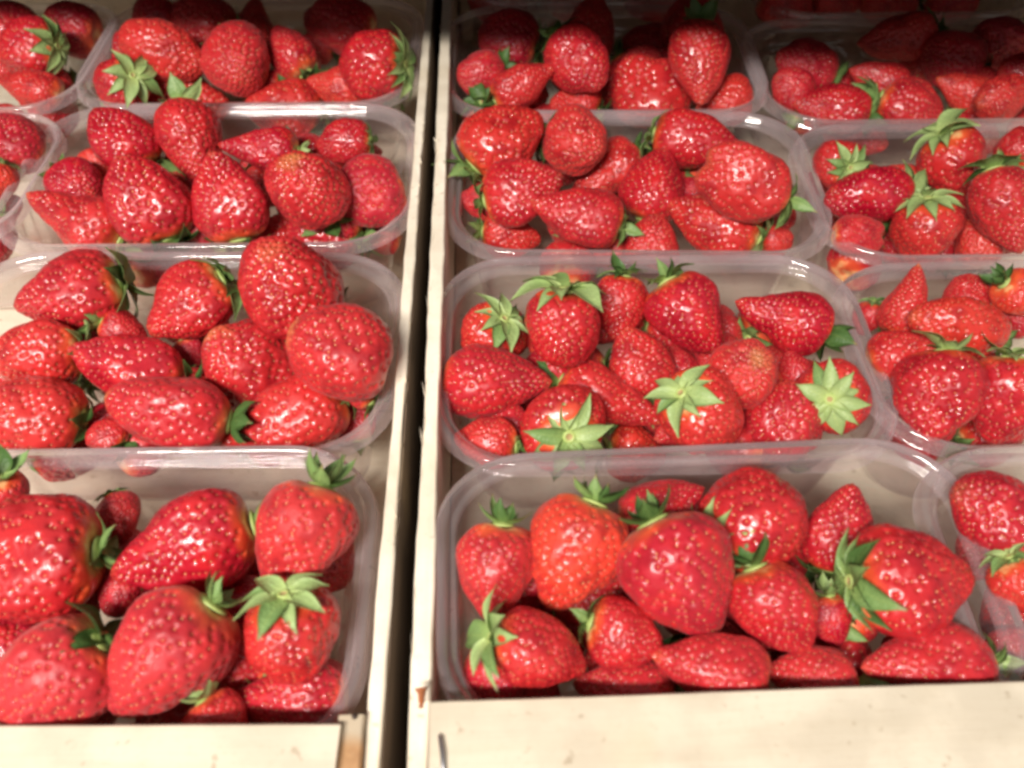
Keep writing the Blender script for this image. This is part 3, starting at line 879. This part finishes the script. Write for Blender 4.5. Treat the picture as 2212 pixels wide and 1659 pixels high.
# lower layer, under the fruit in view
fill = []
rf = random.Random(3)
def core(desc, n):
    wds = desc.split(',')[0].split()
    for cut in (' with ', ' behind ', ' by ', ' beneath '):
        p = ' '.join(wds).split(cut)[0].split()
        if len(p) >= 3: wds = p
    return ' '.join(wds[:n])
cands = []
for push in (0.010, 0.016, 0.024):
    for it in items:
        if it['lv'] >= 1: cands.append((it, it['c'] + it['ray'] * (it['W'] * 0.45 + push)))
for i in range(len(items)):
    for j in range(i + 1, len(items)):
        a, b = items[i], items[j]
        if a['key'] == b['key'] and (a['c'] - b['c']).length < 0.052:
            m = (a['c'] + b['c']) / 2
            cands.append((a if a['lv'] > b['lv'] else b, m + a['ray'] * 0.016))
BARE = [at(x, y, RIM - 0.05) for x, y in ((1950, 1060), (1870, 1010), (1010, 600), (130, 320), (15, 665), (1745, 440), (1000, 1040), (1020, 1060), (1640, 640))]
front = []
WHERE = ('near its left end', 'left of the middle', 'at the middle', 'right of the middle', 'near its right end')
for key, (pc, wd, dp, rt, _) in PUN.items():
    if key in ('RM0', 'RR0'): continue
    for i in range(5):
        lx = wd * (-0.36 + 0.18 * i); ly = -dp / 2 + 0.026
        q = Vector((pc.x + lx * math.cos(rt) - ly * math.sin(rt), pc.y + lx * math.sin(rt) + ly * math.cos(rt), RIM - 0.024 - 0.006 * (i % 2)))
        v_ = ROT.transposed() @ (q - cam_pos)
        if abs(v_.x / -v_.z * F) < 1130 and abs(v_.y / -v_.z * F) < 900: front.append((dict(key=key, front=WHERE[i], c=q), q))
for n_, (par, c) in enumerate(front + cands + cands + cands):
    second = n_ >= len(front) + len(cands)
    third = n_ >= len(front) + 2 * len(cands)
    if par['key'] in ('RM0', 'RR0'): continue
    W = rf.uniform(0.021, 0.026) if second else rf.uniform(0.028, 0.034)
    c = c + Vector((rf.uniform(-1, 1), rf.uniform(-1, 1), 0)) * (0.008 if second else 0.003)
    c.z = max(RIM - PH + 0.006 + W * 0.5, min(RIM - 0.020, c.z))
    pc, wd, dp, rt, _ = PUN[par['key']]
    ins = 0.008 + (RIM - c.z) * 0.18 + W * 0.5
    c.x = max(pc.x - wd / 2 + ins, min(pc.x + wd / 2 - ins, c.x))
    c.y = max(pc.y - dp / 2 + ins, min(pc.y + dp / 2 - ins, c.y))
    if any((c - f['c']).length < (0.0195 if third else 0.021 if second else 0.0245) for f in fill): continue
    if 'front' in par and any((c - q).length < r_ + 0.007 for o in items for q, r_ in balls(o) if (c - o['c']).length < .06): continue
    if any((c - bb_).length < 0.022 for bb_ in BARE): continue
    if any((c - q).length < r_ + (0.004 if third else 0.0065 if second else 0.0095) for o in items if 'front' not in par for q, r_ in balls(o) if (c - o['c']).length < .06): continue
    d = c - par['c']
    v = (1 if abs(d.x) > abs(d.y) else 0)
    rel = ('right of' if d.x > 0 else 'left of') if v else ('behind' if d.y > 0 else 'in front of')
    if abs(d.x) < 0.010 and abs(d.y) < 0.014: rel = 'directly under'
    short = '' if 'front' in par else core(par['desc'].replace('berry', 'one'), 6)
    for pre in ('half hidden berry ', 'lowest berry ', 'covered berry ', 'deep shaded berry '):
        if 'front' in par: rel, short = '', ''; pre = 'covered berry against the front wall ' + par['front']
        lab = ' '.join((pre if 'front' in par else pre + rel + ' the ' + short).split()[:16 - len(PHRASE[par['key']].split())]) + ' ' + PHRASE[par['key']]
        if not any(f['lab'] == lab for f in fill): break
    else: continue
    tip = Vector((rf.uniform(-1, 1), rf.uniform(-1, 1), rf.uniform(-.3, .3))).normalized()
    fill.append(dict(key=par['key'], c=c, W=W, A=W * rf.uniform(1, 1.3), tip=tip, kind='c', tone=rf.uniform(.05, .4), tipg=.2, matte=.3,
                     cal=('n', rf.choice((1, 1, 2)), .5) if rf.random() < .7 else None, s=1.0, desc=None, lab=lab))
print('FILL', len(fill), 'ITEMS', len(items))

used = set()
def add_berry(it, idx):
    W, A = it['W'] * it['s'], it['A'] * it['s']
    asp = A / W
    r = random.Random(idx * 7 + 1)
    cand = sorted(range(len(VARI)), key=lambda i: abs(VARI[i][1] - asp) + (0 if VARI[i][0] == it['kind'] else 0.22) + r.uniform(0, 0.10))
    k, va, me, sm, topz = VARI[cand[0]]
    zax = -it['tip']
    q = zax.to_track_quat('Z', 'Y')
    up = q @ Vector((1, 0, 0))
    roll = r.uniform(0, 2 * math.pi)
    if k == 'w':            # broad side to the viewer
        vx = it['ray'].cross(it['tip']) if 'ray' in it else Vector((1, 0, 0))
        loc = q.inverted() @ vx; roll = math.atan2(loc.y, loc.x) + r.uniform(-.3, .3)
    rot = (q @ Matrix.Rotation(roll, 3, 'Z').to_quaternion())
    o = link('strawberry', me)
    o.rotation_mode = 'QUATERNION'; o.rotation_quaternion = rot
    o.location = it['c']; sy = W * (0.88 if k == 'w' else 1.0)
    o.scale = (sy, sy, sy * asp / va / (0.94 if k == 'w' else 1.0))
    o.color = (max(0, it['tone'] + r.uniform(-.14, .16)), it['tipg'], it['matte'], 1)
    if it['desc']:
        lab = it['desc'] + ' ' + PHRASE[it['key']]
        if len(lab.split()) > 16: print('LONG', len(lab.split()), lab)
        tag(o, lab, 'strawberry', 'strawberries in the clear punnets')
    else:
        tag(o, it['lab'], 'strawberry', 'strawberries covered by the ones above')
    s = link('seeds', sm, o); s['kind'] = 'stuff'
    pc, wd_, dp_, rt_, _ = PUN[it['key']]
    q_ = it['c'] - it['tip'] * (A / 2 + 0.010) - pc
    inside = abs(q_.x) < wd_ / 2 - 0.014 and abs(q_.y) < dp_ / 2 - 0.012
    if not inside and it['desc'] is None: it['cal'] = None
    if not it['cal'] and inside and r.random() < .9: it['cal'] = (r.choice('nnr'), r.choice((0, 1, 1, 2)), .50)
    if it['cal']:
        st, shade, size = it['cal']
        ca = link('calyx', ME_core, o, (0, 0, topz + 0.045))
        n = r.randint(9, 11) if st == 's' else r.randint(6, 9)
        rr = size * 0.92
        for i in range(n):
            a = 2 * math.pi * (i + r.uniform(-1, 1) * (.13 if st == 's' else .25)) / n
            L = rr * r.uniform(0.78, 1.12)
            style = st
            if st == 'n' and r.random() < .35: style = r.choice('sr')
            if st == 's' and r.random() < .15: style = 'n'
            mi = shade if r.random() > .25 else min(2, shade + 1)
            sp = link('sepal', SEPALS[(style, mi)][r.randrange(4)], ca)
            sp.location = (0.04 * math.cos(a), 0.04 * math.sin(a), 0.012 + 0.006 * (i % 2))
            pit_ = {'s': R(r.uniform(-10, 14)), 'r': R(r.uniform(-35, 15)), 'n': R(r.uniform(-22, 12))}[style]
            sp.rotation_euler = (R(r.uniform(-1, 1) * (7 if st == 's' else 14)), pit_, a)
            sp.scale = (L, L * r.uniform(.85, 1.15), L)
for i, it in enumerate(items): add_berry(it, i)
for i, it in enumerate(fill): add_berry(it, i + 1000)

# ------------------------------------------------------------------ crates
def board_mesh(name, sx, sy, sz, mat, seed, jit=0.0004, div=40, axis=0):
    """plank with slightly ragged long edges; centre at origin"""
    r = random.Random(seed)
    vs, fs = [], []
    other = [i for i in range(3) if i != axis]
    S_ = (sx, sy, sz)
    b = 0.0006
    hu, hv = S_[other[0]] / 2, S_[other[1]] / 2
    sec = [(-hu + b, -hv), (hu - b, -hv), (hu, -hv + b), (hu, hv - b), (hu - b, hv), (-hu + b, hv), (-hu, hv - b), (-hu, -hv + b)]
    n = len(sec)
    w0 = [r.uniform(-1, 1) for _ in range(div + 1)]
    for i in range(div + 1):
        p = -S_[axis] / 2 + S_[axis] * i / div
        slow = 0.5 * jit * math.sin(i * 0.35 + seed) + 0.4 * jit * w0[i]
        for k, (u, v) in enumerate(sec):
            q = [0, 0, 0]
            q[axis] = p
            q[other[0]] = u + slow * (1 if u > 0 else -1) * (0.5 + 0.5 * (k % 3 == 0))
            q[other[1]] = v + (slow + r.uniform(-1, 1) * jit * 0.35) * (1 if v > 0 else 0)
            vs.append(q)
    for i in range(div):
        for k in range(n):
            j = (k + 1) % n
            f = (i * n + k, i * n + j, (i + 1) * n + j, (i + 1) * n + k)
            fs.append(f)
    fs.append(tuple(range(n))[::-1]); fs.append(tuple(div * n + k for k in range(n)))
    return mesh(name, vs, fs, mat, False)

def cyl(name, r, h, mat, n=12, axis='Z'):
    vs, fs = [], []
    for z, rr in ((-h / 2, r), (h / 2 * .7, r), (h / 2, r * .7)):
        for k in range(n):
            a = 2 * math.pi * k / n
            vs.append((rr * math.cos(a), rr * math.sin(a), z))
    for i in range(2):
        for k in range(n):
            fs.append((i * n + k, i * n + (k + 1) % n, (i + 1) * n + (k + 1) % n, (i + 1) * n + k))
    fs.append(tuple(range(2 * n, 3 * n))); fs.append(tuple(range(n))[::-1])
    return mesh(name, vs, fs, mat)

def crate(name, x0, x1, y0, y1, top_side, top_front, yf, label, rot=0, gapside=1):
    """x0..x1 outer faces; side boards run past the front board"""
    TH = 0.0048 if name == 'left' else 0.0064
    z0 = 0.010
    e = bpy.data.objects.new('wooden_crate', None); C.objects.link(e)
    piv = Vector(((x0 + x1) / 2, y0, 0))
    e.location = piv; e.rotation_euler = (0, 0, R(rot))
    tag(e, label, 'wooden crate')
    sd = hash(name) % 1 + len(name)
    def put(nm, me, x, y, z, lab=None, ro=None):
        o = link(nm, me, e, Vector((x, y, z)) - piv, ro)
        if lab: o['label'] = lab
        return o
    for i, xx in enumerate((x0 + TH / 2, x1 - TH / 2)):
        put('side_board', board_mesh('side_board', TH, y1 - y0, top_side - z0, M_woodY, sd + i, 0.0005, 70, 1), xx, (y0 + y1) / 2, (top_side + z0) / 2)
    if name == 'left':     # added sheet, its dark brown stands in for shade in the gap
        put('gap_shade_sheet', board_mesh('gap_shade_sheet', 0.0006, y1 - y0 - 0.002, top_side - z0 - 0.0016, M_gap_shade, sd + 40, 0.00005, 20, 1),
            x1 + 0.00045, (y0 + y1) / 2, (top_side - 0.0016 + z0) / 2, 'thin dark brown sheet added to darken the gap')
    fw = x1 - x0 - 2 * TH - 0.0016 - 0.0065 * (name == 'left')
    fx = (x0 + x1) / 2 - 0.00325 * (name == 'left')
    # the wide plank lies flat on the crate's end, an upright board carries it
    put('front_board', board_mesh('front_board', fw, yf - 0.045, 0.0040, M_woodX, sd + 3, 0.00012, 60, 0),
        fx, (yf + 0.045) / 2 + 0.0028 * (name == 'left'), top_front - 0.002, None, (R(-1.5), 0, R(-1.4)) if name == 'left' else (R(-1.0), 0, R(0.15)))
    put('end_board', board_mesh('end_board', fw, 0.0034, top_front - 0.006 - z0, M_woodX, sd + 30, 0.0003, 30, 0),
        fx, yf - 0.022, (top_front - 0.006 + z0) / 2)
    put('back_board', board_mesh('back_board', x1 - x0 - 2 * TH - 0.002, 0.0045, top_side - z0, M_woodX, sd + 4, 0.0006, 40, 0), (x0 + x1) / 2, y1 - 0.02, (top_side + z0) / 2)
    n = 3
    wv = (y1 - y0 - 0.03) / n
    for i in range(n):
        put('base_slat', board_mesh('base_slat', x1 - x0 - 2 * TH - 0.001, wv - 0.0012, 0.004, M_woodB, sd + 10 + i, 0.0004, 24, 0), (x0 + x1) / 2, y0 + 0.015 + wv * (i + .5), 0.018)
    for i, xx in enumerate((x0 + TH + 0.0075, x1 - TH - 0.0049)):
        for j, yy in enumerate((yf + 0.0015, y1 - 0.03)):
            if j == 0 and not (name == 'left' and i == 1): continue
            mt = M_brown if (name == 'left' and i == 1 and j == 0) else M_woodB
            if j == 0:
                put('corner_block', board_mesh('corner_block', 0.0082, yf - 0.047, 0.05, M_brown, sd + 22, 0.0003, 8, 1), x1 - TH - 0.0044, (yf + 0.050) / 2, top_front - 0.0035 - 0.025,
                    None, None)
                continue
            hgt = top_side - 0.004 - z0
            put('corner_post', board_mesh('corner_post', 0.0095, 0.009, hgt, M_woodB, sd + 20 + i + j, 0.0003, 6, 2), xx, yy, z0 + hgt / 2)
    return e, put

eL, putL = crate('left', XL - 0.412 - 0.0006, XL - 0.0006, 0.050, 0.70, ST, FT, LY,
      'pale wooden crate on the left side of the gap', rot=0.25)
eR, putR = crate('right', XR + 0.0016, XR + 0.420, 0.060, 0.70, ST, FT, RY,
      'pale wooden crate on the right of the gap, staple in its front board', rot=0.5)
# staple in the right crate's front board
def wire_mesh(path, r, mat, name):
    vs, fs = [], []; n = 8
    for i, p in enumerate(path):
        p = Vector(p)
        d = (Vector(path[min(i + 1, len(path) - 1)]) - Vector(path[max(i - 1, 0)])).normalized()
        q = d.to_track_quat('Z', 'Y')
        for k in range(n):
            a = 2 * math.pi * k / n
            vs.append(p + q @ Vector((r * math.cos(a), r * math.sin(a), 0)))
    for i in range(len(path) - 1):
        for k in range(n):
            fs.append((i * n + k, i * n + (k + 1) % n, (i + 1) * n + (k + 1) % n, (i + 1) * n + k))
    return mesh(name, vs, fs, mat)
def hit_front(px, py, yw):
    d = ray(px, py); t = (yw - cam_pos.y) / d.y
    return cam_pos + d * t
s0, s1 = at(953, 1577, FT), at(960, 1660, FT)
ln = (s0 - s1).length
st = wire_mesh([(0, 0, -0.004), (0, 0, 0.0002), (0, -0.001, 0.0009), (0.0002, -ln * .5, 0.0011), (0, -ln + 0.001, 0.0009), (0, -ln, 0.0002), (0, -ln, -0.004)], 0.0008, M_steel, 'staple')
putR('staple', st, s0.x, s0.y, FT - 0.0001, None, (R(-1.0), 0, math.atan2(s1.x - s0.x, s0.y - s1.y)))
# nail on the stained post, rusty splinter on the right crate's corner
nl = cyl('nail', 0.0009, 0.003, m_plain('nail_head', (0.05, 0.035, 0.03, 1), 0.5, 0.6))
npos = at(765, 1556, RIM - 0.003)
npos = at(766, 1553, FT - 0.003)
putL('nail', nl, npos.x, npos.y, FT - 0.0040)
def splinter():
    r = random.Random(4)
    vs, fs = [], []
    for i in range(7):
        f = i / 6
        w_ = 0.0015 * (1 - f) + 0.0003
        for sx in (-1, 1):
            for sz in (-1, 1):
                vs.append((sx * w_ + r.uniform(-.0006, .0006), -f * 0.006 + r.uniform(-.0005, .0005), 0.0006 * sz))
    for i in range(6):
        for a, b in ((0, 1), (1, 3), (3, 2), (2, 0)):
            fs.append((i * 4 + a, i * 4 + b, i * 4 + 4 + b, i * 4 + 4 + a))
    fs.append((0, 2, 3, 1)); fs.append((24, 25, 27, 26))
    return mesh('splinter', vs, fs, M_rust)
sp_ = at(913, 1474, FT)
putR('splinter', splinter(), sp_.x, sp_.y, FT + 0.0002)

# torn wood fibres on the cut edges of the side boards
def fibres(seed, n, y0, y1, x):
    r = random.Random(seed); vs, fs = [], []
    for i in range(n):
        y = r.uniform(y0, y1); L = r.uniform(0.003, 0.011); h = r.uniform(.0005, .0016); sx = r.choice((-1, 1)); b = len(vs)
        vs += [(x, y, ST - .0008), (x + .0004, y + .0005, ST + .0002), (x, y + .001, ST - .0012), (x + sx * h, y + L, ST + r.uniform(-.001, .0012))]
        fs += [(b, b + 1, b + 3), (b + 1, b + 2, b + 3), (b + 2, b, b + 3), (b, b + 2, b + 1)]
    return mesh('wood_fibres', vs, fs, M_woodY, False)
for e_, xx, sd_ in ((eR, XR + 0.0018, 3), (eL, XL - 0.0008, 5)):
    o = link('wood_fibres', fibres(sd_, 34, 0.09, 0.55, xx), e_); o.matrix_parent_inverse = Matrix.Translation(-e_.location); o['kind'] = 'stuff'

# ------------------------------------------------------------------ surroundings
def box(name, x0, x1, y0, y1, z0, z1, mat):
    vs = [(x, y, z) for x in (x0, x1) for y in (y0, y1) for z in (z0, z1)]
    fs = [(0, 1, 3, 2), (4, 6, 7, 5), (0, 4, 5, 1), (2, 3, 7, 6), (0, 2, 6, 4), (1, 5, 7, 3)]
    return mesh(name, vs, fs, mat, False)
o = link('counter', box('counter', -1.2, 1.2, -0.5, 1.1, -0.03, 0.0, M_table)); tag(o, 'dark counter under the crates', kind='structure')
# the shelf over the back of the display: its front edge throws the shadow over the back rows
HS = 0.125
def up_to_lamp(p): return p + (LAMP + Vector((0, 0, 0)) - p) * (HS / (LAMP.z - p.z))
pa = up_to_lamp(at(0, 45, RIM)); pb = up_to_lamp(at(2212, 165, RIM))
dirv = (pb - pa).normalized()
pa2 = pa - dirv * 0.5; pb2 = pb + dirv * 0.4
zs = RIM + HS
vs = []
for z in (zs, zs + 0.02):
    vs += [(pa2.x, pa2.y, z), (pb2.x, pb2.y, z), (pb2.x, 1.05, z), (pa2.x, 1.05, z)]
fs = [(0, 3, 2, 1), (4, 5, 6, 7), (0, 1, 5, 4), (1, 2, 6, 5), (2, 3, 7, 6), (3, 0, 4, 7)]
o = link('upper_shelf', mesh('upper_shelf', vs, fs, M_shelf, False)); tag(o, kind='structure')
for xx in (pa2.x, pb2.x - 0.02):  # unseen panels, added to keep ambient light off the back rows
    o = link('side_shade_panel', box('side_shade_panel', xx, xx + 0.02, 0.42, 1.02, 0.0, zs - 0.002, M_shelf)); tag(o, kind='structure')
o = link('back_shade_panel', box('back_shade_panel', pa2.x, pb2.x, 1.02, 1.04, 0.0, zs - 0.002, M_shelf)); tag(o, kind='structure')  # added out of view to block light from behind
